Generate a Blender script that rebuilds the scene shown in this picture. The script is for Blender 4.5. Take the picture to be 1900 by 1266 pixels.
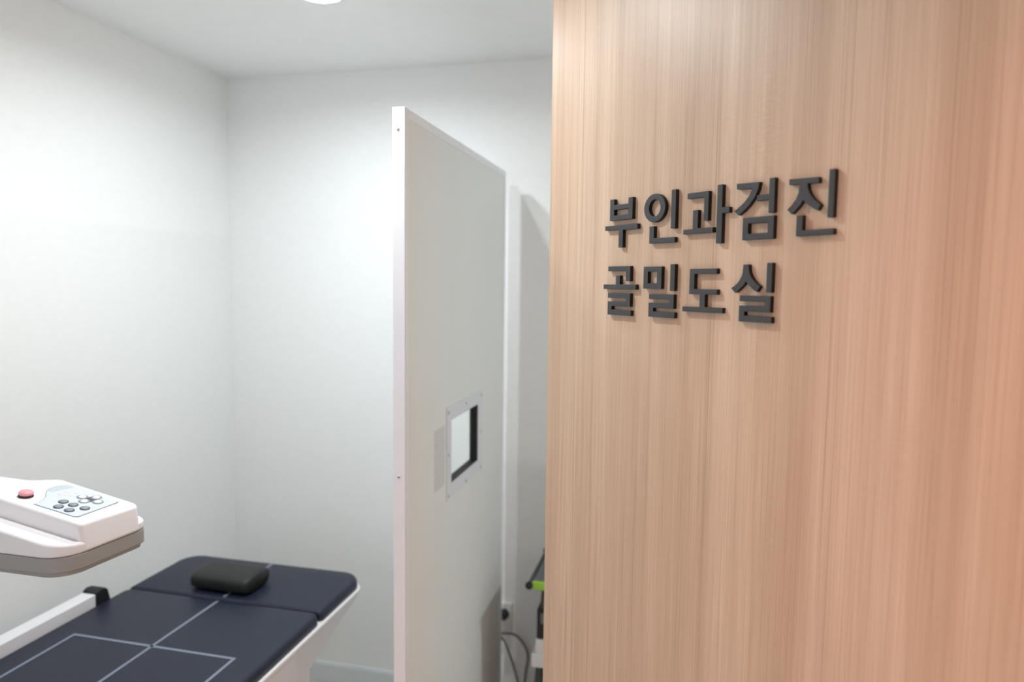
import bpy, bmesh, math, random
from mathutils import Vector, Matrix
random.seed(7)
SC = bpy.context.scene
COL = SC.collection
for o in list(bpy.data.objects):
    bpy.data.objects.remove(o)

# ------------------------------------------------------------------ camera
EYE = 1.62
YAW, PITCH, ROLL = math.radians(13.441), math.radians(4.770), math.radians(-0.649)
F_PX = 1307.0
cam_data = bpy.data.cameras.new('camera')
cam_data.sensor_width = 36.0
cam_data.sensor_fit = 'HORIZONTAL'
cam_data.lens = F_PX * 36.0 / 1900.0
cam_data.clip_start = 0.02
cam = bpy.data.objects.new('camera', cam_data)
COL.objects.link(cam)
_f = Vector((-math.sin(YAW)*math.cos(PITCH), math.cos(YAW)*math.cos(PITCH), -math.sin(PITCH)))
_r = Vector((math.cos(YAW), math.sin(YAW), 0))
_d = _f.cross(_r)
_rr = _r*math.cos(ROLL) + _d*math.sin(ROLL)
_dd = -_r*math.sin(ROLL) + _d*math.cos(ROLL)
m = Matrix((_rr, -_dd, -_f)).transposed().to_4x4()
m.translation = Vector((0, 0, EYE))
cam.matrix_world = m
SC.camera = cam
cam_data.dof.use_dof = True
cam_data.dof.focus_distance = 1.25
cam_data.dof.aperture_fstop = 2.2
cam_data.dof.aperture_blades = 0

# ------------------------------------------------------------------ world, lights, exposure
SC.view_settings.view_transform = 'Standard'
SC.view_settings.look = 'None'
SC.view_settings.gamma = 1.0
SC.view_settings.use_curve_mapping = False
SC.view_settings.exposure = 0.32
world = bpy.data.worlds.new('world')
SC.world = world
world.use_nodes = True
world.node_tree.nodes['Background'].inputs[0].default_value = (0.84, 0.95, 1.10, 1)
world.node_tree.nodes['Background'].inputs[1].default_value = 1.45

def area_light(name, loc, power, color, shape='DISK', size=0.1, size_y=None, target=None):
    l = bpy.data.lights.new(name, 'AREA')
    l.shape = shape
    l.size = size
    if size_y:
        l.size_y = size_y
    l.energy = power
    l.color = color
    o = bpy.data.objects.new(name, l)
    COL.objects.link(o)
    o.location = loc
    return o

CEIL = 2.40
COOL = (0.92, 0.995, 1.03)
LAMP_EMIT = 30.0                                  # the visible downlight's diffuser
for nm_, lc_, pw_ in (('couch_downlight_beam', (-0.985, 1.812, CEIL-0.0135), 4.7), ('room_ceiling_lamp', (-0.81, 1.24, CEIL-0.004), 8.0)):
    area_light(nm_, lc_, pw_, COOL, size=0.055).data.spread = math.radians(166)
area_light('operator_side_lamp', (1.47, 1.85, CEIL-0.004), 18.5, COOL, size=0.10)
area_light('hall_fill_light', (-0.30, -0.50, CEIL-0.004), 17.0, (0.86, 0.96, 1.12), 'RECTANGLE', 1.0, 0.5).data.spread = math.radians(64)  # unseen fill light, added so its floor bounce lifts the room
wl = area_light('warm_fill_light', (0.42, -0.22, 2.30), 3.6, (1.0, 0.28, 0.05), size=0.12)  # added warm fill that tints the right of the oak wall
wl.data.spread = math.radians(95)
wl.rotation_euler = (Vector((0.62, 0.60, 1.0))-Vector((0.42, -0.22, 2.30))).to_track_quat('-Z', 'Y').to_euler()

# ------------------------------------------------------------------ materials
def mat(name, color, rough=0.5, metal=0.0, noise=0.0, nscale=40.0, bump=0.0, bscale=300.0, spec=0.5, coat=0.0, stretch=None):
    mt = bpy.data.materials.new(name)
    mt.use_nodes = True
    nt = mt.node_tree
    b = nt.nodes['Principled BSDF']
    b.inputs['Base Color'].default_value = (*color, 1)
    b.inputs['Roughness'].default_value = rough
    b.inputs['Metallic'].default_value = metal
    b.inputs['Specular IOR Level'].default_value = spec
    if coat:
        b.inputs['Coat Weight'].default_value = coat
        b.inputs['Coat Roughness'].default_value = 0.15
    tc = nt.nodes.new('ShaderNodeTexCoord')
    src = tc.outputs['Object']
    if stretch:
        mp = nt.nodes.new('ShaderNodeMapping')
        mp.inputs['Scale'].default_value = stretch
        nt.links.new(src, mp.inputs[0]); src = mp.outputs[0]
    if noise > 0:
        n = nt.nodes.new('ShaderNodeTexNoise')
        n.inputs['Scale'].default_value = nscale
        n.inputs['Detail'].default_value = 4
        nt.links.new(src, n.inputs['Vector'])
        r = nt.nodes.new('ShaderNodeValToRGB')
        r.color_ramp.elements[0].position = 0.3
        r.color_ramp.elements[1].position = 0.7
        r.color_ramp.elements[0].color = (*[max(0, c*(1-noise)) for c in color], 1)
        r.color_ramp.elements[1].color = (*[min(1, c*(1+noise)) for c in color], 1)
        nt.links.new(n.outputs['Fac'], r.inputs[0])
        nt.links.new(r.outputs[0], b.inputs['Base Color'])
    if bump > 0:
        n2 = nt.nodes.new('ShaderNodeTexNoise')
        n2.inputs['Scale'].default_value = bscale
        n2.inputs['Detail'].default_value = 3
        nt.links.new(src, n2.inputs['Vector'])
        bp = nt.nodes.new('ShaderNodeBump')
        bp.inputs['Strength'].default_value = bump
        bp.inputs['Distance'].default_value = 0.002
        nt.links.new(n2.outputs['Fac'], bp.inputs['Height'])
        nt.links.new(bp.outputs[0], b.inputs['Normal'])
    return mt

M = {}
M['wall'] = mat('off_white_wallpaper', (0.87, 0.875, 0.862), 0.75, noise=0.012, nscale=25, bump=0.12, bscale=180, spec=0.25, stretch=(1, 1, 2.5))
M['ceiling'] = mat('white_ceiling_paint', (0.91, 0.915, 0.905), 0.85, noise=0.01, nscale=15, bump=0.05, bscale=200, spec=0.2)
M['baseboard'] = mat('pale_grey_vinyl_baseboard', (0.70, 0.745, 0.76), 0.45, noise=0.02, nscale=12)
M['screen_panel'] = mat('light_grey_panel', (0.76, 0.765, 0.735), 0.42, noise=0.01, nscale=8, spec=0.4)
M['screen_frame'] = mat('white_powder_coat', (0.82, 0.82, 0.84), 0.38, noise=0.01, nscale=20)
M['plate'] = mat('grey_white_plate', (0.70, 0.71, 0.74), 0.4, noise=0.01, nscale=20)
M['steel'] = mat('steel_screw', (0.42, 0.42, 0.43), 0.3, metal=0.9, noise=0.05, nscale=200)
M['black'] = mat('black_rubber', (0.008, 0.009, 0.010), 0.55, noise=0.15, nscale=60)
M['paper'] = mat('aged_paper', (0.66, 0.64, 0.62), 0.7, noise=0.02, nscale=80)
M['ink'] = mat('faded_ink', (0.57, 0.55, 0.57), 0.7, noise=0.04, nscale=200)
M['vinyl'] = mat('navy_vinyl', (0.0085, 0.0125, 0.030), 0.46, noise=0.05, nscale=30, bump=0.08, bscale=700, spec=0.45)
M['line'] = mat('grey_printed_line', (0.20, 0.23, 0.295), 0.5, noise=0.04, nscale=60)
M['pillow'] = mat('charcoal_vinyl', (0.014, 0.016, 0.014), 0.5, noise=0.06, nscale=30, bump=0.1, bscale=500, spec=0.4)
M['white_plastic'] = mat('white_plastic', (0.84, 0.83, 0.84), 0.34, noise=0.008, nscale=20)
M['warm_grey'] = mat('warm_grey_plastic', (0.33, 0.325, 0.31), 0.45, noise=0.015, nscale=20)
M['panel_film'] = mat('pale_blue_grey_film', (0.62, 0.66, 0.74), 0.35, noise=0.01, nscale=30)
M['panel_band'] = mat('grey_film_band', (0.50, 0.55, 0.58), 0.35, noise=0.01, nscale=30)
M['panel_edge'] = mat('dark_film_edge', (0.16, 0.18, 0.22), 0.4, noise=0.02, nscale=30)
M['key'] = mat('grey_rubber_key', (0.26, 0.275, 0.29), 0.45, noise=0.03, nscale=200)
M['key_dark'] = mat('dark_key_ring', (0.07, 0.08, 0.09), 0.45, noise=0.03, nscale=200)
M['key_white'] = mat('white_key', (0.84, 0.85, 0.86), 0.35, noise=0.01, nscale=200)
M['pink_print'] = mat('faint_pink_print', (0.70, 0.58, 0.62), 0.4, noise=0.05, nscale=200)
M['red'] = mat('faded_red_button', (0.80, 0.33, 0.37), 0.35, noise=0.02, nscale=60)
M['dark_red'] = mat('dark_red_collar', (0.05, 0.012, 0.014), 0.5, noise=0.05, nscale=60)
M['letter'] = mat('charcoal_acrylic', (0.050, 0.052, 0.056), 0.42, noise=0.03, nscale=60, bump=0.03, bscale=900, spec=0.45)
M['letter_side_shade'] = mat('shaded_acrylic_side', (0.006, 0.006, 0.0065), 0.45, noise=0.03, nscale=60, spec=0.35)  # letter sides coloured near black to stand in for shade
M['cart_grey'] = mat('ribbed_grey_plastic', (0.13, 0.14, 0.145), 0.5, noise=0.04, nscale=60)
M['cart_dark'] = mat('dark_grey_metal', (0.045, 0.05, 0.05), 0.5, noise=0.05, nscale=60)
M['green'] = mat('lime_green_plastic', (0.33, 0.60, 0.045), 0.45, noise=0.03, nscale=60)
M['carton'] = mat('white_card', (0.72, 0.70, 0.68), 0.7, noise=0.02, nscale=40)
M['cable'] = mat('brown_grey_cable', (0.20, 0.175, 0.155), 0.5, noise=0.05, nscale=100)

def emission_mat(name, color, strength):
    mt = bpy.data.materials.new(name)
    mt.use_nodes = True
    b = mt.node_tree.nodes['Principled BSDF']
    b.inputs['Base Color'].default_value = (0.9, 0.9, 0.9, 1)
    b.inputs['Emission Color'].default_value = (*color, 1)
    b.inputs['Emission Strength'].default_value = strength
    return mt
M['lamp'] = emission_mat('lamp_diffuser_glow', COOL, LAMP_EMIT)

def glass_mat():
    mt = bpy.data.materials.new('clear_leaded_glass')
    mt.use_nodes = True
    nt = mt.node_tree
    b = nt.nodes['Principled BSDF']
    b.inputs['Base Color'].default_value = (0.97, 0.985, 0.96, 1)
    b.inputs['Roughness'].default_value = 0.0
    b.inputs['Transmission Weight'].default_value = 1.0
    b.inputs['IOR'].default_value = 1.1
    return mt
M['glass'] = glass_mat()

def wood_mat(name, light, mid, dark, rough, axis_scale=(1, 1, 1), fleck=True):
    """vertical straight-grained veneer; x = across the grain, z = along it"""
    mt = bpy.data.materials.new(name)
    mt.use_nodes = True
    nt = mt.node_tree
    N, L = nt.nodes, nt.links
    b = N['Principled BSDF']
    tc = N.new('ShaderNodeTexCoord')
    def noise(scale_xyz, scale, detail=3, dist=0.0, rough_=0.55):
        mp = N.new('ShaderNodeMapping')
        mp.inputs['Scale'].default_value = tuple(a*c for a, c in zip(scale_xyz, axis_scale))
        L.new(tc.outputs['Object'], mp.inputs[0])
        n = N.new('ShaderNodeTexNoise')
        n.inputs['Scale'].default_value = scale
        n.inputs['Detail'].default_value = detail
        n.inputs['Roughness'].default_value = rough_
        n.inputs['Distortion'].default_value = dist
        L.new(mp.outputs[0], n.inputs['Vector'])
        return n.outputs['Fac']
    def ramp(fac, stops):
        r = N.new('ShaderNodeValToRGB')
        el = r.color_ramp.elements
        el[0].position, el[0].color = stops[0][0], (*stops[0][1], 1)
        el[1].position, el[1].color = stops[1][0], (*stops[1][1], 1)
        for p, c in stops[2:]:
            e = el.new(p); e.color = (*c, 1)
        L.new(fac, r.inputs[0])
        return r.outputs[0]
    def mix(fac, a, c, mode='MIX'):
        x = N.new('ShaderNodeMix'); x.data_type = 'RGBA'; x.blend_type = mode
        if isinstance(fac, float):
            x.inputs['Factor'].default_value = fac
        else:
            L.new(fac, x.inputs['Factor'])
        for s, v in ((x.inputs['A'], a), (x.inputs['B'], c)):
            if isinstance(v, tuple):
                s.default_value = (*v, 1)
            else:
                L.new(v, s)
        return x.outputs['Result']
    broad = ramp(noise((1, 1, 0.014), 17, 3), [(0.33, mid), (0.66, light)])
    medium = ramp(noise((1, 1, 0.012), 60, 4, 0.2), [(0.28, dark), (0.50, (1, 1, 1)), (1.0, (1, 1, 1))])
    fine = ramp(noise((1, 1, 0.010), 420, 3), [(0.25, (0.80, 0.76, 0.72)), (0.62, (1, 1, 1))])
    c = mix(0.20, broad, medium, 'MULTIPLY')
    c = mix(0.80, c, fine, 'MULTIPLY')
    # sparse thin dark growth lines
    ln = ramp(noise((1, 1, 0.0045), 38, 1, 0.15), [(0.485, (0, 0, 0)), (0.497, (1, 1, 1)), (0.503, (1, 1, 1)), (0.515, (0, 0, 0))])
    lnm = ramp(noise((1, 1, 0.15), 7, 2), [(0.40, (0.08, 0.08, 0.08)), (0.62, (0.55, 0.55, 0.55))])
    lf = mix(1.0, ln, lnm, 'MULTIPLY')
    c = mix(lf, c, dark)
    if fleck:
        ripple = ramp(noise((1, 1, 3.2), 70, 2), [(0.42, (0.90, 0.88, 0.86)), (0.60, (1.04, 1.03, 1.02))])
        where = ramp(noise((1, 1, 0.16), 6, 2), [(0.56, (0, 0, 0)), (0.68, (0.55, 0.55, 0.55))])
        c = mix(where, c, mix(1.0, c, ripple, 'MULTIPLY'))
    L.new(c, b.inputs['Base Color'])
    b.inputs['Roughness'].default_value = rough
    b.inputs['Specular IOR Level'].default_value = 0.5
    bp = N.new('ShaderNodeBump')
    bp.inputs['Strength'].default_value = 0.12
    bp.inputs['Distance'].default_value = 0.001
    L.new(noise((1, 1, 0.012), 420, 3), bp.inputs['Height'])
    L.new(bp.outputs[0], b.inputs['Normal'])
    return mt
M['wood'] = wood_mat('pale_oak_veneer', (0.71, 0.52, 0.375), (0.585, 0.405, 0.28), (0.34, 0.20, 0.12), 0.41)
M['floor'] = wood_mat('tan_wood_floor', (0.62, 0.60, 0.56), (0.50, 0.48, 0.43), (0.10, 0.07, 0.045), 0.4, fleck=False)

# ------------------------------------------------------------------ helpers
def link(name, me, mats, parent=None, smooth=False, bevel=0.0, bseg=2, angle=35):
    me.name = name
    for mm in (mats if isinstance(mats, (list, tuple)) else [mats]):
        me.materials.append(mm)
    if smooth:
        for p in me.polygons:
            p.use_smooth = True
    o = bpy.data.objects.new(name, me)
    COL.objects.link(o)
    if bevel > 0:
        bv = o.modifiers.new('bevel', 'BEVEL')
        bv.width = bevel
        bv.segments = bseg
        bv.limit_method = 'ANGLE'
        bv.angle_limit = math.radians(angle)
        for p in me.polygons:
            p.use_smooth = True
        wn = o.modifiers.new('wn', 'WEIGHTED_NORMAL')
        wn.keep_sharp = True
    if parent:
        o.parent = parent
    return o

def bm_mesh(bm):
    bmesh.ops.recalc_face_normals(bm, faces=bm.faces[:])
    me = bpy.data.meshes.new('mesh')
    bm.to_mesh(me)
    bm.free()
    return me

def obj(name, bm, mats, parent=None, **k):
    return link(name, bm_mesh(bm), mats, parent, **k)

def box(bm, x0, x1, y0, y1, z0, z1, mi=0):
    v = [bm.verts.new(p) for p in ((x0,y0,z0),(x1,y0,z0),(x1,y1,z0),(x0,y1,z0),(x0,y0,z1),(x1,y0,z1),(x1,y1,z1),(x0,y1,z1))]
    for f in ((3,2,1,0),(4,5,6,7),(0,1,5,4),(1,2,6,5),(2,3,7,6),(3,0,4,7)):
        bm.faces.new([v[i] for i in f]).material_index = mi
    return v

def prism(bm, pts, to3, a, b, mi=0):
    """polygon pts extruded between a and b; to3(p, t) -> xyz; a and b numbers or functions of the point"""
    fa = a if callable(a) else (lambda p: a)
    fb = b if callable(b) else (lambda p: b)
    A = [bm.verts.new(to3(p, fa(p))) for p in pts]
    B = [bm.verts.new(to3(p, fb(p))) for p in pts]
    n = len(pts)
    bm.faces.new(A).material_index = mi
    bm.faces.new(B).material_index = mi
    for i in range(n):
        bm.faces.new((A[i], A[(i+1) % n], B[(i+1) % n], B[i])).material_index = mi

XY = lambda p, t: (p[0], p[1], t)
YZ = lambda p, t: (t, p[0], p[1])
XZ = lambda p, t: (p[0], t, p[1])

def round_poly(pts, radii, seg=8):
    out = []
    n = len(pts)
    for i, p in enumerate(pts):
        r = radii[i] if isinstance(radii, (list, tuple)) else radii
        P, A, B = Vector(p), Vector(pts[i-1]), Vector(pts[(i+1) % n])
        if r <= 0:
            out.append(tuple(P)); continue
        u, v = (A-P).normalized(), (B-P).normalized()
        ang = u.angle(v)
        dist = r/math.tan(ang/2)
        c = P + (u+v).normalized()*(r/math.sin(ang/2))
        s, e = P+u*dist, P+v*dist
        a0 = math.atan2(s.y-c.y, s.x-c.x); a1 = math.atan2(e.y-c.y, e.x-c.x)
        da = (a1-a0+math.pi) % (2*math.pi)-math.pi
        for k in range(seg+1):
            t = a0+da*k/seg
            out.append((c.x+r*math.cos(t), c.y+r*math.sin(t)))
    return out

def tube(bm, pts, r, seg=10, mi=0, caps=True):
    pts = [Vector(p) for p in pts]
    rings = []
    for i, p in enumerate(pts):
        t = (pts[min(i+1, len(pts)-1)]-pts[max(i-1, 0)]).normalized()
        up = Vector((0, 0, 1)) if abs(t.z) < 0.9 else Vector((1, 0, 0))
        a = t.cross(up).normalized(); b = t.cross(a).normalized()
        rings.append([bm.verts.new(p+r*(math.cos(2*math.pi*k/seg)*a+math.sin(2*math.pi*k/seg)*b)) for k in range(seg)])
    for i in range(len(rings)-1):
        for k in range(seg):
            bm.faces.new((rings[i][k], rings[i][(k+1) % seg], rings[i+1][(k+1) % seg], rings[i+1][k])).material_index = mi
    if caps:
        bm.faces.new(rings[0]).material_index = mi
        bm.faces.new(rings[-1]).material_index = mi

def lathe(bm, prof, c=(0, 0, 0), seg=32, frame=None, mi=0):
    """profile [(r, h)] turned about the axis frame[2] at c"""
    ax = frame or (Vector((1, 0, 0)), Vector((0, 1, 0)), Vector((0, 0, 1)))
    c = Vector(c)
    rings = []
    for r, h in prof:
        if r < 1e-6:
            rings.append([bm.verts.new(c+ax[2]*h)])
        else:
            rings.append([bm.verts.new(c+ax[0]*r*math.cos(2*math.pi*k/seg)+ax[1]*r*math.sin(2*math.pi*k/seg)+ax[2]*h) for k in range(seg)])
    for i in range(len(rings)-1):
        a, b = rings[i], rings[i+1]
        for k in range(seg):
            k2 = (k+1) % seg
            if len(a) == 1 and len(b) == 1:
                continue
            if len(a) == 1:
                f = bm.faces.new((a[0], b[k2], b[k]))
            elif len(b) == 1:
                f = bm.faces.new((a[k], a[k2], b[0]))
            else:
                f = bm.faces.new((a[k], a[k2], b[k2], b[k]))
            f.material_index = mi

def spline(ctrl, n=12):
    P = [Vector(p) for p in ctrl]
    P = [2*P[0]-P[1]] + P + [2*P[-1]-P[-2]]
    out = []
    for i in range(1, len(P)-2):
        for k in range(n):
            t = k/n
            p0, p1, p2, p3 = P[i-1], P[i], P[i+1], P[i+2]
            out.append(0.5*((2*p1)+(-p0+p2)*t+(2*p0-5*p1+4*p2-p3)*t*t+(-p0+3*p1-3*p2+p3)*t**3))
    out.append(P[-2])
    return out

def thing(name, label, cat, loc=(0, 0, 0), rotz=0.0, group=None):
    o = bpy.data.objects.new(name, None)
    o.empty_display_size = 0.05
    COL.objects.link(o)
    o.location = loc
    o.rotation_euler = (0, 0, rotz)
    o['label'] = label
    o['category'] = cat
    if group:
        o['group'] = group
    return o

def tag(o, label, cat, group=None):
    o['label'] = label
    o['category'] = cat
    if group:
        o['group'] = group
    return o

def struct(o, label=None, cat=None):
    o['kind'] = 'structure'
    if label:
        o['label'] = label
    if cat:
        o['category'] = cat
    return o

# ------------------------------------------------------------------ the setting
XL, YB = -1.757, 2.492          # left wall face, back wall face
XR, YF = 2.30, -2.20            # far ends, out of the photograph
T = 0.10
bm = bmesh.new(); box(bm, XL-T, XR+T, YF-T, YB+T, -0.10, 0.0)
struct(obj('floor', bm, M['floor']), 'tan wood floor of the examination room', 'floor')
bm = bmesh.new(); box(bm, XL-T, XR+T, YF-T, YB+T, CEIL, CEIL+0.10)
struct(obj('ceiling', bm, M['ceiling']), 'plain white ceiling with a round downlight', 'ceiling')
bm = bmesh.new(); box(bm, XL-T, XL, YF-T, YB+T, 0, CEIL)
struct(obj('wall_left', bm, M['wall']), 'off-white wall behind the white scanner arm', 'wall')
bm = bmesh.new(); box(bm, XL, XR, YB, YB+T, 0, CEIL)
struct(obj('wall_back', bm, M['wall']), 'off-white wall beyond the head of the navy couch', 'wall')
bm = bmesh.new(); box(bm, XR, XR+T, YF-T, YB+T, 0, CEIL)
struct(obj('wall_side', bm, M['wall']))
bm = bmesh.new(); box(bm, XL+0.012, XR, YB-0.010, YB, 0, 0.072); box(bm, XL+0.012, XR, YB-0.007, YB, 0.072, 0.079)
struct(obj('baseboard_back', bm, M['baseboard'], bevel=0.0015), 'pale grey baseboard along the back wall', 'baseboard')
bm = bmesh.new(); box(bm, XL, XL+0.010, YF, YB, 0, 0.072); box(bm, XL, XL+0.007, YF, YB, 0.072, 0.079)
struct(obj('baseboard_left', bm, M['baseboard'], bevel=0.0015), 'pale grey baseboard along the left wall', 'baseboard')

# wooden sign wall, running at 45 degrees; local x = along the wall to the right, y = into it, z = up
U_END = 2.25
R2 = math.sqrt(2)
D_WALL = 1.222/R2                                    # distance of its face from the origin
corner = Vector((-0.2785, 1.5005, 0))
WALL_ROT = -math.pi/4
def on_wall(u, z, out=0.0):
    """u measured along the wall from the foot of the perpendicular"""
    n = Vector((1, 1, 0))/R2
    return n*(D_WALL-out) + Vector((1, -1, 0))/R2*u + Vector((0, 0, z))
bm = bmesh.new(); box(bm, 0, 2.6, 0, 0.06, 0, CEIL)
w = obj('wall_right', bm, M['wood'], bevel=0.0012)
w.location = corner
w.rotation_euler = (0, 0, WALL_ROT)
struct(w, 'pale oak veneer wall carrying the dark raised lettering', 'wall')
# unseen wall in the same veneer, added to block fill and bounce warm light
bm = bmesh.new(); box(bm, 0, 2.3, 0, 0.06, 0, CEIL)
w2 = obj('bounce_wall', bm, M['wood'], bevel=0.0012)
w2.location = on_wall(0.62, 0)
w2.rotation_euler = (0, 0, math.radians(225))
struct(w2)

# ------------------------------------------------------------------ raised letters on the wooden wall
LETTERS = [
    (0, 'initial_consonant', [[-1047.3,1776.4],[-1035.6,1776.4],[-1035.6,1765.4],[-995.7,1765.4],[-995.7,1776.0],[-984.0,1776.0],[-984.0,1736.9],[-1047.3,1736.9]], [[[-1034.9,1756.4],[-995.9,1756.4],[-995.9,1746.3],[-1034.9,1746.3]]]),
    (0, 'vowel', [[-1060.6,1727.7],[-969.6,1727.7],[-969.6,1718.4],[-1009.1,1718.4],[-1009.1,1686.4],[-1020.7,1686.4],[-1020.7,1719.4],[-1060.6,1719.4]], []),
    (1, 'vowel', [[-886.0,1778.3],[-875.6,1778.3],[-875.6,1713.6],[-886.0,1713.6]], []),
    (1, 'final_consonant', [[-937.9,1720.0],[-926.7,1720.0],[-926.7,1699.2],[-875.7,1699.2],[-875.7,1690.2],[-937.9,1690.2]], []),
    (1, 'ring', [[-952.8,1753.6],[-900.2,1749.2],[-926.1,1775.6],[-926.0,1727.5]], [[[-941.0,1751.4],[-912.6,1751.5],[-924.8,1766.5],[-927.3,1737.1]]]),
    (2, 'initial_consonant', [[-849.3,1768.2],[-803.2,1768.2],[-803.2,1721.6],[-812.6,1721.6],[-812.6,1759.4],[-849.3,1759.4]], []),
    (2, 'vowel_bar', [[-836.0,1740.0],[-824.8,1740.0],[-824.8,1710.6],[-792.5,1710.6],[-792.5,1702.1],[-856.4,1702.1],[-856.4,1709.8],[-836.0,1709.8]], []),
    (2, 'vowel', [[-785.6,1775.3],[-775.3,1775.3],[-775.3,1739.8],[-760.7,1739.8],[-760.7,1730.7],[-774.1,1730.7],[-774.1,1684.6],[-785.6,1684.6]], []),
    (3, 'initial_consonant', [[-748.0,1772.7],[-705.5,1771.1],[-707.8,1760.2],[-713.1,1749.7],[-723.2,1738.4],[-732.9,1730.6],[-742.9,1724.9],[-750.9,1732.0],[-740.8,1737.7],[-730.9,1744.9],[-723.2,1753.3],[-718.6,1762.6],[-747.5,1764.1]], []),
    (3, 'vowel', [[-688.1,1774.3],[-678.4,1774.3],[-678.4,1724.7],[-687.8,1724.7],[-687.8,1743.5],[-709.2,1743.5],[-709.2,1752.0],[-688.1,1752.0]], []),
    (3, 'final_consonant', [[-733.8,1720.4],[-677.6,1720.4],[-677.6,1687.1],[-733.8,1687.1]], [[[-723.0,1711.1],[-688.1,1711.1],[-688.1,1696.2],[-723.0,1696.2]]]),
    (4, 'initial_consonant', [[-654.8,1768.7],[-608.0,1766.6],[-607.2,1758.8],[-624.8,1759.5],[-623.9,1752.9],[-620.7,1745.7],[-613.6,1737.2],[-603.2,1729.1],[-607.7,1721.5],[-618.6,1727.9],[-628.6,1734.7],[-630.7,1737.9],[-634.8,1731.8],[-640.3,1726.3],[-648.4,1719.6],[-656.2,1726.6],[-648.8,1732.5],[-642.2,1740.4],[-638.5,1748.5],[-637.4,1759.5],[-654.4,1760.6]], []),
    (4, 'vowel', [[-592.4,1774.5],[-583.7,1774.5],[-583.7,1711.1],[-592.4,1711.1]], []),
    (4, 'final_consonant', [[-640.0,1717.0],[-630.2,1717.0],[-630.2,1696.3],[-582.4,1696.3],[-582.4,1688.4],[-640.0,1688.4]], []),
    (5, 'initial_consonant', [[-1048.8,1651.9],[-986.0,1651.9],[-986.0,1624.2],[-997.7,1624.2],[-997.7,1642.9],[-1048.8,1642.9]], []),
    (5, 'vowel', [[-1026.0,1634.5],[-1014.6,1634.5],[-1014.6,1618.3],[-969.9,1618.3],[-969.9,1609.1],[-1061.6,1609.1],[-1061.6,1617.9],[-1026.0,1617.9]], []),
    (5, 'final_consonant', [[-1047.9,1602.0],[-984.8,1602.0],[-984.8,1577.5],[-1036.4,1577.5],[-1036.4,1570.7],[-982.1,1570.7],[-982.1,1561.0],[-1048.1,1561.0],[-1048.1,1586.0],[-995.9,1586.0],[-995.9,1592.8],[-1047.9,1592.8]], []),
    (6, 'initial_consonant', [[-950.3,1650.1],[-904.8,1650.1],[-904.8,1611.2],[-950.3,1611.2]], [[[-938.7,1641.1],[-916.2,1641.1],[-916.2,1620.9],[-938.7,1620.9]]]),
    (6, 'vowel', [[-883.8,1653.6],[-873.1,1653.6],[-873.1,1608.2],[-883.8,1608.2]], []),
    (6, 'final_consonant', [[-934.7,1602.3],[-873.8,1602.3],[-873.8,1578.2],[-923.4,1578.2],[-923.4,1571.9],[-871.3,1571.9],[-871.3,1562.2],[-935.3,1562.2],[-935.3,1587.1],[-884.6,1587.1],[-884.6,1593.3],[-934.7,1593.3]], []),
    (7, 'initial_consonant', [[-839.0,1645.3],[-781.1,1645.3],[-781.1,1636.8],[-828.1,1636.8],[-828.1,1612.3],[-779.6,1612.3],[-779.6,1603.9],[-839.0,1603.9]], []),
    (7, 'vowel', [[-815.5,1603.8],[-804.2,1603.8],[-804.2,1583.5],[-767.2,1583.5],[-767.2,1575.0],[-853.1,1575.0],[-853.1,1583.2],[-815.5,1583.2]], []),
    (8, 'initial_consonant', [[-729.5,1650.6],[-720.0,1650.7],[-718.3,1639.8],[-715.6,1634.0],[-711.2,1628.3],[-705.1,1622.7],[-697.4,1618.0],[-703.3,1609.7],[-708.1,1612.1],[-714.2,1616.4],[-719.8,1621.6],[-723.9,1625.4],[-726.9,1620.6],[-732.1,1615.7],[-737.4,1611.6],[-743.3,1607.6],[-751.5,1614.7],[-742.7,1620.0],[-736.2,1626.3],[-732.3,1632.6],[-730.2,1639.8]], []),
    (8, 'vowel', [[-686.4,1652.5],[-676.9,1652.5],[-676.9,1609.0],[-686.4,1609.0]], []),
    (8, 'final_consonant', [[-734.2,1604.1],[-677.6,1604.1],[-677.6,1579.9],[-724.5,1579.9],[-724.5,1573.7],[-674.9,1573.7],[-674.9,1564.5],[-734.7,1564.5],[-734.7,1588.6],[-687.6,1588.6],[-687.6,1595.3],[-734.2,1595.3]], []),
]
SYL = ['first letter of the upper line on the oak wall',
       'second letter of the upper line on the oak wall, with round ring',
       'third letter of the upper line on the oak wall',
       'fourth letter of the upper line on the oak wall',
       'last letter of the upper line on the oak wall',
       'first letter of the lower line on the oak wall',
       'second letter of the lower line on the oak wall',
       'third letter of the lower line on the oak wall',
       'last letter of the lower line on the oak wall']
LT = 0.0079
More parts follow.
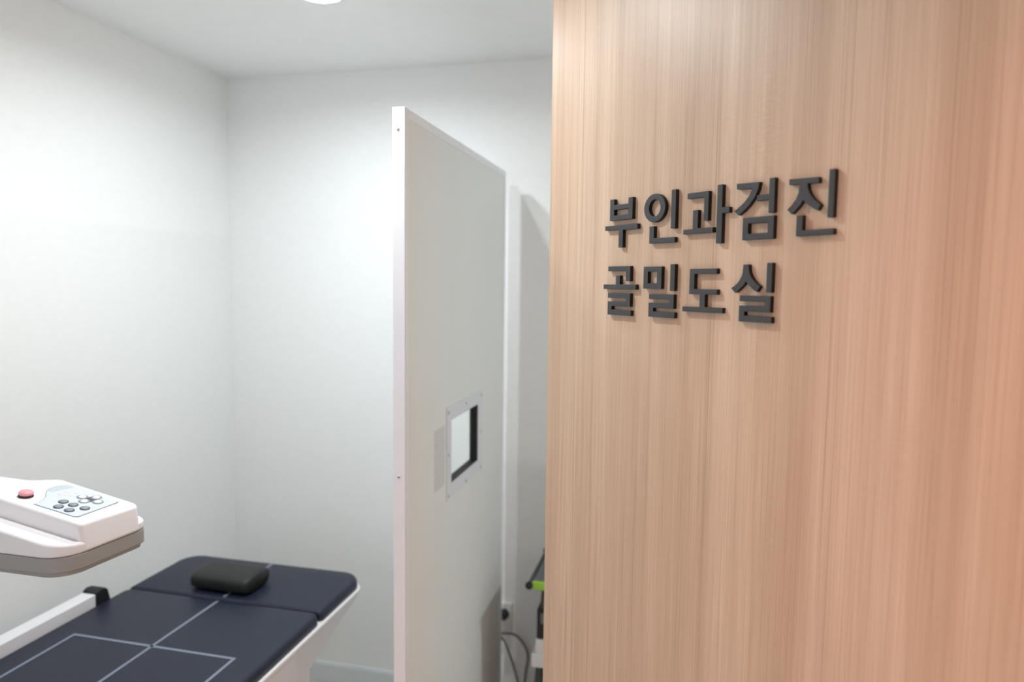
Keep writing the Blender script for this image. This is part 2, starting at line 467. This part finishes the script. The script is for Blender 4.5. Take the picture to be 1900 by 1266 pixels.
for s in range(9):
    pcs = [L for L in LETTERS if L[0] == s]
    us = [p[0] for L in pcs for p in L[2]]
    zs = [p[1] for L in pcs for p in L[2]]
    u0, z0 = (min(us)+max(us))/2000, min(zs)/1000
    root = thing('sign_letter', 'dark grey raised ' + SYL[s], 'letter', on_wall(u0, z0), WALL_ROT, 'raised letters of the room sign')
    for _, nm, outer, holes in pcs:
        if nm == 'ring':
            nm = 'initial_consonant'
            ucx, ucz = -0.9265, 1.7513
            ro, ri = (0.0266, 0.0245), (0.0143, 0.0146)
            outer = [((ucx+ro[0]*math.cos(a))*1000, (ucz+ro[1]*math.sin(a))*1000) for a in [2*math.pi*k/56 for k in range(56)]]
            holes = [[((ucx+ri[0]*math.cos(a))*1000, (ucz+ri[1]*math.sin(a))*1000) for a in [2*math.pi*k/56 for k in range(56)]]]
        if nm == 'vowel_bar':
            nm = 'vowel'
        bm = bmesh.new()
        edges = []
        loops = []
        for lp in [outer]+list(holes):
            vs = [bm.verts.new((p[0]/1000-u0, -LT, p[1]/1000-z0)) for p in lp]
            loops.append(vs)
            edges += [bm.edges.new((vs[i], vs[(i+1) % len(vs)])) for i in range(len(vs))]
        if holes:
            bmesh.ops.triangle_fill(bm, use_beauty=True, use_dissolve=False, edges=edges)
        else:
            bm.faces.new(loops[0])
        ext = bmesh.ops.extrude_face_region(bm, geom=bm.faces[:])
        bmesh.ops.translate(bm, vec=(0, LT, 0), verts=[e for e in ext['geom'] if isinstance(e, bmesh.types.BMVert)])
        bmesh.ops.recalc_face_normals(bm, faces=bm.faces[:])
        for f in bm.faces:
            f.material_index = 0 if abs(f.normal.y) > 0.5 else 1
        obj(nm, bm, [M['letter'], M['letter_side_shade']], root, bevel=0.0004, bseg=1, angle=50)

# ------------------------------------------------------------------ ceiling downlight
LX, LY = -0.985, 1.812
t = thing('downlight', 'round white glowing downlight in the ceiling above the couch', 'ceiling light', (LX, LY, CEIL))
bm = bmesh.new()
lathe(bm, [(0.0555, -0.001), (0.0555, -0.004), (0.066, -0.004), (0.072, -0.001), (0.072, 0.0), (0.0555, 0.0)], seg=48)
obj('trim_ring', bm, M['white_plastic'], t, smooth=True)
bm = bmesh.new()
lathe(bm, [(0.055, 0.0), (0.0545, -0.003)] + [(0.054*math.cos(a), -0.003-0.009*math.sin(a)) for a in [math.pi/2*k/8 for k in range(1, 8)]] + [(0, -0.012)], seg=48)
obj('diffuser', bm, M['lamp'], t, smooth=True)

# ------------------------------------------------------------------ bone densitometer: couch, rail and scanning arm
CX = -1.278
t = thing('bone_densitometer', 'white bone density scanner with navy padded couch and overhead arm', 'medical scanner', (CX, 1.05, 0))
def loc(o):
    """children are modelled in room coordinates"""
    o.matrix_parent_inverse = Matrix.Translation((-CX, -1.05, 0))
    return o
PX0, PX1, PZ = CX-0.322, CX+0.322, 0.690
SEAM, HEAD, FOOT = 1.733, 2.012, 0.16
def pad(name, y0, y1, r0, r1, strips):
    bm = bmesh.new()
    pl = round_poly([(PX0, y0), (PX1, y0), (PX1, y1), (PX0, y1)], [r0, r0, r1, r1], 10)
    c = Vector(((PX0+PX1)/2, (y0+y1)/2))
    prof = [(0.004, -0.030), (0.0, -0.026), (0.0, -0.016), (0.0015, -0.010), (0.005, -0.005), (0.010, -0.0018), (0.017, 0.0)]
    rings = []
    for ins, dz in prof:
        ring = []
        for p in round_poly([(PX0+ins, y0+ins*0.7), (PX1-ins, y0+ins*0.7), (PX1-ins, y1-ins*0.7), (PX0+ins, y1-ins*0.7)],
                            [max(r0-ins, 0.004), max(r0-ins, 0.004), max(r1-ins, 0.004), max(r1-ins, 0.004)], 10):
            ring.append(bm.verts.new((p[0], p[1], PZ+dz)))
        rings.append(ring)
    n = len(rings[0])
    for a, b in zip(rings, rings[1:]):
        for i in range(n):
            bm.faces.new((a[i], a[(i+1) % n], b[(i+1) % n], b[i]))
    bm.faces.new(rings[0]); bm.faces.new(rings[-1])
    for f in bm.faces:
        f.smooth = True
    for x0, x1, ya, yb in strips:
        box(bm, x0, x1, ya, yb, PZ-0.001, PZ+0.0004, 1)
    me = bm_mesh(bm)
    return loc(link(name, me, [M['vinyl'], M['line']], t))
lw = 0.0042
RX = 0.2365
pad('body_pad', FOOT, SEAM-0.001, 0.05, 0.028,
    [(CX-lw, CX+lw, FOOT+0.02, SEAM-0.014), (CX-RX-lw, CX+RX+lw, 1.457-lw, 1.457+lw),
     (CX-RX-lw, CX-RX+lw, 0.75, 1.457-lw), (CX+RX-lw, CX+RX+lw, 0.75, 1.457-lw)])
pad('head_pad', SEAM+0.001, HEAD, 0.012, 0.068, [(CX-lw, CX+lw, SEAM+0.013, HEAD-0.013)])
bm = bmesh.new()
prism(bm, round_poly([(PX0-0.008, FOOT-0.008), (PX1+0.008, FOOT-0.008), (PX1+0.008, HEAD+0.004), (PX0-0.008, HEAD+0.004)], [0.05, 0.05, 0.07, 0.07], 10), XY, 0.645, 0.660)
loc(obj('couch_frame', bm, M['white_plastic'], t, bevel=0.003))
bm = bmesh.new()
prof = [(1.985, 0.645), (1.907, 0.622), (1.704, 0.571), (1.666, 0.560), (1.666, 0.0), (0.30, 0.0), (0.30, 0.56), (0.20, 0.645)]
prism(bm, prof, YZ, PX0+0.01, PX1+0.002)
loc(obj('pedestal', bm, M['white_plastic'], t, bevel=0.004))
bm = bmesh.new()
prism(bm, [(1.588, 0.6448), (1.588, 0.05), (0.36, 0.05), (0.36, 0.6448)], YZ, PX1+0.002, PX1+0.0078)
loc(obj('side_panel', bm, M['white_plastic'], t, bevel=0.002))
# side rail with black end cap, on which the arm travels
bm = bmesh.new()
box(bm, -1.646, -1.601, 0.20, 1.617, 0.640, 0.7175)
rail = loc(obj('side_rail', bm, M['white_plastic'], t, bevel=0.003))
bm = bmesh.new()
prism(bm, [(1.617, 0.655), (1.617, 0.722), (1.630, 0.727), (1.650, 0.725), (1.660, 0.716), (1.676, 0.655)], YZ, -1.649, -1.598)
cap = obj('end_cap', bm, M['black'], rail, bevel=0.005, bseg=3)
rail_sub = [cap]

# scanning arm
def zl(x):      # ledge height
    return 1.1525 - 0.18*(x+1.209)
def zc(x):      # console height
    return 1.197 - 0.1886*(x+1.258)
plan = round_poly([(-1.70, 1.012), (-1.073, 1.012), (-1.055, 1.207), (-1.262, 1.212), (-1.325, 1.160), (-1.70, 1.150)],
                  [0.0, 0.058, 0.022, 0.03, 0.05, 0.0], 10)
def inset(poly, dd):
    out = []
    n = len(poly)
    for i, p in enumerate(poly):
        P, A, B = Vector(p), Vector(poly[i-1]), Vector(poly[(i+1) % n])
        e1, e2 = (P-A), (B-P)
        n1, n2 = Vector((-e1.y, e1.x)).normalized(), Vector((-e2.y, e2.x)).normalized()
        nn = (n1+n2).normalized()
        out.append(tuple(P+nn*dd/max(0.5, nn.dot(n1))))
    return out
bm = bmesh.new()
prism(bm, plan, XY, 1.1075, lambda p: zl(p[0]))
arm = loc(obj('scanning_arm', bm, M['white_plastic'], t, bevel=0.005, bseg=3))
def asub(name, bm, mm, **k):
    return obj(name, bm, mm, arm, **k)
cons = round_poly([(-1.70, 1.054), (-1.0735, 1.054), (-1.0585, 1.190), (-1.258, 1.193), (-1.292, 1.152), (-1.36, 1.126), (-1.70, 1.122)],
                  [0.0, 0.010, 0.016, 0.02, 0.03, 0.05, 0.0], 6)
bm = bmesh.new()
base = round_poly([(-1.70, 1.052), (-1.0672, 1.056), (-1.0540, 1.190), (-1.258, 1.193), (-1.292, 1.152), (-1.36, 1.126), (-1.70, 1.122)],
                  [0.0, 0.010, 0.016, 0.02, 0.03, 0.05, 0.0], 6)
lo = [bm.verts.new((x, y, 1.1078)) for x, y in base]
hi = [bm.verts.new((x, y, zc(x))) for x, y in cons]
bm.faces.new(lo); bm.faces.new(hi)
for i in range(len(lo)):
    bm.faces.new((lo[i], lo[(i+1) % len(lo)], hi[(i+1) % len(lo)], hi[i]))
asub('console_housing', bm, M['white_plastic'], bevel=0.006, bseg=3)
bm = bmesh.new()
prism(bm, plan, XY, 1.079, 1.1075)
asub('lower_cover', bm, M['warm_grey'], bevel=0.002)
bm = bmesh.new()
prism(bm, inset(plan, 0.007), XY, 1.069, 1.079)
asub('bottom_lip', bm, M['warm_grey'], bevel=0.002)
# control panel film lying on the sloping console
ez = Vector((0.1886, 0, 1)).normalized()
ex = Vector((1, 0, -0.1886)).normalized()
ey = ez.cross(ex)
FR = (ex, ey, ez)
def top(x, y, h=0.0):
    return Vector((x, y, zc(x))) + ez*h
def film(bm, poly, h0, h1, mi=0):
    A = [bm.verts.new(top(x, y, h0)) for x, y in poly]
    B = [bm.verts.new(top(x, y, h1)) for x, y in poly]
    n = len(poly)
    bm.faces.new(B).material_index = mi
    for i in range(n):
        bm.faces.new((A[i], A[(i+1) % n], B[(i+1) % n], B[i])).material_index = mi
left_edge = [(-1.2275, 1.170), (-1.2335, 1.158), (-1.2335, 1.142), (-1.229, 1.131), (-1.218, 1.118), (-1.207, 1.108), (-1.1995, 1.093), (-1.1965, 1.080), (-1.195, 1.070)]
pf = left_edge + [(-1.104, 1.0715), (-1.098, 1.0755), (-1.0945, 1.169), (-1.098, 1.173), (-1.222, 1.176)]
bm = bmesh.new()
film(bm, pf, -0.001, 0.0006, 0)
cxm, cym = -1.16, 1.12
film(bm, [((x-cxm)*0.975+cxm, (y-cym)*0.975+cym) for x, y in pf], 0.0, 0.0010, 1)
band = [(-1.225, 1.169), (-1.231, 1.157), (-1.231, 1.142), (-1.227, 1.132), (-1.216, 1.1325), (-1.212, 1.155), (-1.206, 1.173), (-1.220, 1.174)]
film(bm, band, 0.0, 0.0013, 2)
for k in range(7):
    x = -1.200+0.009*(k % 4)+random.uniform(-0.002, 0.002); y = 1.130+0.014*(k//4)+random.uniform(-0.002, 0.002)+0.012*(k % 4)/4
    film(bm, [(x, y), (x+0.005, y), (x+0.005, y+0.005), (x, y+0.005)], 0.0, 0.0013, 3)
asub('control_panel', bm, [M['panel_edge'], M['panel_film'], M['panel_band'], M['pink_print']])
for x, y in ((-1.165, 1.109), (-1.142, 1.109), (-1.154, 1.087), (-1.129, 1.087), (-1.116, 1.110)):
    bm = bmesh.new()
    lathe(bm, [(0.0092, 0.0005), (0.0092, 0.0016), (0.0085, 0.0026), (0.0070, 0.0028)], top(x-0.001, y), 20, FR, 0)
    lathe(bm, [(0.0070, 0.0028), (0.0060, 0.0036), (0.0, 0.0040)], top(x-0.001, y), 20, FR, 1)
    asub('round_key', bm, [M['key_dark'], M['key']], smooth=True)
for x, y in ((-1.159, 1.147), (-1.139, 1.161), (-1.142, 1.134), (-1.122, 1.147)):
    bm = bmesh.new()
    lathe(bm, [(0.0104, 0.0005), (0.0104, 0.0016), (0.0092, 0.0022), (0.0066, 0.0022)], top(x, y), 20, FR, 0)
    lathe(bm, [(0.0066, 0.0022), (0.0055, 0.0032), (0.0, 0.0038)], top(x, y), 20, FR, 1)
    asub('arrow_key', bm, [M['key'], M['key_white']], smooth=True)
bm = bmesh.new()
film(bm, [(-1.150, 1.138), (-1.131, 1.138), (-1.131, 1.157), (-1.150, 1.157)], 0.0, 0.0014)
asub('arrow_key_centre', bm, M['key_dark'])
bm = bmesh.new()
bc = top(-1.2335, 1.0885)
lathe(bm, [(0.0135, -0.001), (0.0135, 0.0015), (0.0115, 0.0025), (0.0115, 0.0045)], bc, 28, FR, 1)
lathe(bm, [(0.0115, 0.0045), (0.0128, 0.0055), (0.0128, 0.0080), (0.0110, 0.0105), (0.006, 0.0120), (0.0, 0.0124)], bc, 28, FR, 0)
asub('stop_button', bm, [M['red'], M['dark_red']], smooth=True)
# column that carries the arm from the rail (left of the photograph)
bm = bmesh.new()
box(bm, -1.735, -1.655, 1.03, 1.14, 0.0, 1.30)
loc(obj('arm_column', bm, M['white_plastic'], t, bevel=0.01, bseg=3))

# bolster pillow on the couch
PWX, PWY = -1.308, 1.822
bm = bmesh.new()
L2 = 0.100
pr = []
for k in range(40):                    # rounded, slightly wedge-shaped cross section
    a = 2*math.pi*k/40
    ca, sa = math.cos(a), math.sin(a)
    ry = 0.064*(abs(ca)**0.60)*(1 if ca >= 0 else -1)
    rz = 0.0265*(abs(sa)**0.62)*(1 if sa >= 0 else -1)
    pr.append((ry, rz+0.0265))
rings = []
for x, s in [(-L2, 0.80), (-L2+0.003, 0.88), (-L2+0.010, 0.955), (-L2+0.022, 0.99), (-L2+0.045, 1.0), (L2-0.045, 1.0), (L2-0.022, 0.99), (L2-0.010, 0.955), (L2-0.003, 0.88), (L2, 0.80)]:
    rings.append([bm.verts.new((x, py*s, 0.0265+(pz-0.0265)*s)) for py, pz in pr])
for a, b in zip(rings, rings[1:]):
    for i in range(40):
        bm.faces.new((a[i], a[(i+1) % 40], b[(i+1) % 40], b[i]))
bm.faces.new(rings[0]); bm.faces.new(rings[-1])
pw = obj('bolster_pillow', bm, M['pillow'], smooth=True)
pw.location = (PWX, PWY, PZ+0.0005)
pw.rotation_euler = (0, 0, math.radians(-1.5))
tag(pw, 'small charcoal vinyl bolster lying on the head of the navy couch', 'pillow')

# ------------------------------------------------------------------ lead screen
SX0, SX1, SY0, SY1, SZ = -0.6290, -0.5995, 1.476, 2.394, 2.000
t = thing('shielding_screen', 'tall white-edged grey shielding screen with a small viewing window', 'screen', ((SX0+SX1)/2, (SY0+SY1)/2, 0))
def sloc(o):
    o.matrix_parent_inverse = Matrix.Translation((-(SX0+SX1)/2, -(SY0+SY1)/2, 0))
    return o
WY0, WY1, WZ0, WZ1 = 1.806, 2.066, 1.068, 1.245
bm = bmesh.new()
a, b = SX0+0.0015, SX1-0.0015
FR_W = 0.022
y0, y1, z0, z1 = SY0+0.003, SY1-0.003, 0.003, SZ-0.003
box(bm, a, b, y0, WY0, z0, z1); box(bm, a, b, WY1, y1, z0, z1)
box(bm, a, b, WY0, WY1, z0, WZ0); box(bm, a, b, WY0, WY1, WZ1, z1)
panel = sloc(obj('panel', bm, M['screen_panel'], t))
def member(name, ya, yb, za, zb):
    bm = bmesh.new(); box(bm, SX0, SX1, ya, yb, za, zb)
    return sloc(obj(name, bm, M['screen_frame'], t, bevel=0.0012))
post_near = member('frame_post', SY0, SY0+FR_W, 0.0, SZ)
post_far = member('frame_post', SY1-FR_W, SY1, 0.0, SZ)
member('top_rail', SY0+FR_W, SY1-FR_W, SZ-FR_W, SZ)
member('bottom_rail', SY0+FR_W, SY1-FR_W, 0.0, FR_W)
NY = (Vector((1, 0, 0)), Vector((0, 0, 1)), Vector((0, -1, 0)))
NX = (Vector((0, 1, 0)), Vector((0, 0, 1)), Vector((1, 0, 0)))
def screw(c, frame, parent, r=0.0042):
    bm = bmesh.new()
    lathe(bm, [(r, -0.001), (r, 0.0006), (r*0.8, 0.0014), (r*0.35, 0.0016), (r*0.3, 0.0006), (0, 0.0006)], c, 14, frame)
    return obj('screw', bm, M['steel'], parent, smooth=True)
for z in (1.9515, 1.173, 0.40):
    screw(((SX0+SX1)/2-0.001, SY0, z), NY, post_near, 0.0034)
PY0, PY1, PZ0, PZ1 = 1.768, 2.113, 1.027, 1.283
bm = bmesh.new()
xa, xb = SX1-0.0015, SX1+0.0012
box(bm, xa, xb, PY0, WY0, PZ0, PZ1); box(bm, xa, xb, WY1, PY1, PZ0, PZ1)
box(bm, xa, xb, WY0, WY1, PZ0, WZ0); box(bm, xa, xb, WY0, WY1, WZ1, PZ1)
wf = sloc(obj('window_plate', bm, M['plate'], t))
for y in (1.782, 1.941, 2.099):
    for z in (1.038, 1.152, 1.268):
        if not (y == 1.941 and z == 1.152):
            screw((y and xb, y, z), NX, wf, 0.0044)
bm = bmesh.new()                      # black lining of the opening
for ya, yb, za, zb in ((WY0, WY0+0.002, WZ0, WZ1), (WY1-0.002, WY1, WZ0, WZ1), (WY0+0.002, WY1-0.002, WZ0, WZ0+0.002), (WY0+0.002, WY1-0.002, WZ1-0.002, WZ1)):
    box(bm, SX0+0.001, SX1-0.001, ya, yb, za, zb)
sloc(obj('window_lining', bm, M['black'], t))
bm = bmesh.new(); box(bm, SX0+0.010, SX0+0.016, WY0+0.002, WY1-0.002, WZ0+0.002, WZ1-0.002)
sloc(obj('window_pane', bm, M['glass'], t))
bm = bmesh.new()
nx = SX1-0.0015
box(bm, nx, nx+0.0006, 1.672, 1.757, 1.078, 1.240, 0)
for k in range(15):
    z = 1.231-0.0100*k
    y = 1.679
    while y < 1.748:
        wd = random.uniform(0.006, 0.02)
        y2 = min(y+wd, 1.751)
        box(bm, nx+0.0006, nx+0.0008, y, y2, z-0.0042, z, 1)
        y = y2+0.003
sloc(obj('notice_sticker', bm, [M['paper'], M['ink']], t))

# ------------------------------------------------------------------ socket and cables on the back wall
OX0, OX1, OZ0, OZ1 = -0.655, -0.583, 0.308, 0.419
t = thing('wall_socket', 'white wall socket low on the back wall beside the screen', 'socket', ((OX0+OX1)/2, YB, OZ0))
bm = bmesh.new(); box(bm, OX0, OX1, YB-0.009, YB, OZ0, OZ1)
c = obj('face_plate', bm, M['white_plastic'], t, bevel=0.003)
c.matrix_parent_inverse = Matrix.Translation((-(OX0+OX1)/2, -YB, -OZ0))
t = thing('power_cable', 'brown-grey power cable looping down from the wall socket', 'cable', (-0.619, YB-0.009, 0.374))
bm = bmesh.new()
lathe(bm, [(0.0, 0.030), (0.010, 0.030), (0.016, 0.022), (0.019, 0.004), (0.019, 0.0), (0.0, 0.0)], (-0.611, YB-0.0093, 0.376), 24, NY)
pl = obj('plug', bm, M['black'], t, smooth=True)
bm = bmesh.new()
tube(bm, spline([(-0.611, YB-0.038, 0.376), (-0.634, YB-0.052, 0.350), (-0.632, YB-0.05, 0.320), (-0.605, YB-0.045, 0.318), (-0.565, YB-0.04, 0.316), (-0.532, YB-0.035, 0.285),
                 (-0.514, YB-0.03, 0.235), (-0.522, YB-0.03, 0.17), (-0.527, YB-0.03, 0.08), (-0.50, YB-0.05, 0.012), (-0.36, YB-0.12, 0.0055)]), 0.0048, 10)
cb = obj('cord', bm, M['cable'], t, smooth=True)
for o in (pl, cb):
    o.matrix_parent_inverse = Matrix.Translation((0.619, -(YB-0.009), -0.374))
bm = bmesh.new()
tube(bm, spline([(-0.72, YB-0.06, 0.006), (-0.69, YB-0.055, 0.12), (-0.645, YB-0.05, 0.285), (-0.612, YB-0.045, 0.300), (-0.585, YB-0.04, 0.245),
                 (-0.555, YB-0.035, 0.150), (-0.536, YB-0.03, 0.06), (-0.52, YB-0.05, 0.008), (-0.40, YB-0.10, 0.005)]), 0.0042, 10)
o = obj('signal_cable', bm, M['cable'], smooth=True)
tag(o, 'thin brown cable slanting straight down the wall inside the looping power cable', 'cable')

# ------------------------------------------------------------------ equipment trolley half hidden by the wooden wall
TX0, TX1, TY0, TY1 = -0.441, 0.02, 2.100, 2.400
t = thing('equipment_trolley', 'dark trolley with ribbed grey top and lime green edge behind the oak wall', 'trolley', ((TX0+TX1)/2, (TY0+TY1)/2, 0))
def tl(o):
    o.matrix_parent_inverse = Matrix.Translation((-(TX0+TX1)/2, -(TY0+TY1)/2, 0))
    return o
bm = bmesh.new()
box(bm, TX0+0.014, TX1-0.014, TY0+0.014, TY1-0.055, 0.6600, 0.6765)
for k in range(8):
    y = TY0+0.080+0.019*k
    box(bm, TX0+0.030, TX1-0.030, y, y+0.008, 0.6765, 0.6795)
box(bm, TX0+0.040, TX1-0.040, TY0+0.060, TY0+0.070, 0.6765, 0.6785)
tl(obj('top_tray', bm, M['cart_grey'], t, bevel=0.002))
for y0, y1 in ((TY0, TY0+0.014), (TY1-0.055, TY1-0.030)):
    bm = bmesh.new(); box(bm, TX0+0.012, TX1-0.012, y0, y1, 0.6570, 0.6820)
    tl(obj('edge_strip', bm, M['green'], t, bevel=0.003))
for x in (TX0+0.004, TX1-0.004):
    bm = bmesh.new(); tube(bm, [(x, TY0+0.004, 0.671), (x, TY1-0.01, 0.671)], 0.0065, 14)
    h = tl(obj('side_bar', bm, M['cart_dark'], t, smooth=True))
    for y0, y1 in ((TY0-0.010, TY0+0.006), (TY1-0.012, TY1+0.006)):
        bm = bmesh.new()
        lathe(bm, [(0.0, 0.0), (0.0095, 0.001), (0.0115, 0.004), (0.0115, 0.014), (0.0, 0.014)], (x, y1, 0.671), 18, NY)
        obj('bar_end', bm, M['black'], h, smooth=True)
for x, s in ((TX0+0.05, -1), (TX1-0.05, 1)):
    for y, q in ((TY0+0.03, -1), (TY1-0.05, 1)):
        bm = bmesh.new()
        tube(bm, [(x, y, 0.658), (x+s*0.035, y+q*0.015, 0.055)], 0.011, 12)
        tl(obj('leg', bm, M['cart_dark'], t, smooth=True))
        bm = bmesh.new()
        lathe(bm, [(0.0, -0.010), (0.022, -0.010), (0.026, -0.005), (0.026, 0.005), (0.022, 0.010), (0.0, 0.010)], (x+s*0.036, y+q*0.016, 0.0265), 20, (Vector((0, 1, 0)), Vector((0, 0, 1)), Vector((1, 0, 0))))
        tl(obj('castor', bm, M['black'], t, smooth=True))
bm = bmesh.new()
box(bm, TX0+0.045, TX1-0.045, TY0+0.04, TY1-0.06, 0.385, 0.4035)
box(bm, TX0+0.045, TX1-0.045, TY0+0.035, TY0+0.045, 0.385, 0.405)
tl(obj('shelf', bm, M['cart_dark'], t, bevel=0.002))
bm = bmesh.new(); box(bm, TX0+0.027, TX1-0.060, TY0+0.012, TY1-0.06, 0.4935, 0.590)
box(bm, TX0+0.040, TX0+0.10, TY0+0.006, TY0+0.012, 0.545, 0.580, 1)
tl(obj('drawer_case', bm, [M['black'], M['cart_grey']], t, bevel=0.003))
bm = bmesh.new(); box(bm, TX0+0.022, TX1-0.055, TY0+0.02, TY1-0.06, 0.10, 0.372)
tl(obj('lower_case', bm, M['cart_dark'], t, bevel=0.004))
bm = bmesh.new()
box(bm, -0.24, 0.20, 2.345, 2.375, 0.70, 1.225)
box(bm, -0.12, 0.10, 2.335, 2.385, 0.35, 0.71)
tl(obj('shadow_blocker', bm, M['cart_dark'], t, bevel=0.006))  # unseen slab and stand, added to shadow the lower back wall
for i, (x0, x1, y0, z0, z1, lb) in enumerate(((-0.427, -0.10, 2.100, 0.404, 0.4465, 'lower of two white card boxes stacked on the trolley shelf'),
                                            (-0.416, -0.11, 2.106, 0.4468, 0.492, 'upper of two white card boxes stacked on the trolley shelf'))):
    bm = bmesh.new(); box(bm, x0, x1, y0, y0+0.20, z0, z1)
    tag(obj('card_box', bm, M['carton'], bevel=0.0015), lb, 'box', 'white boxes on the trolley')
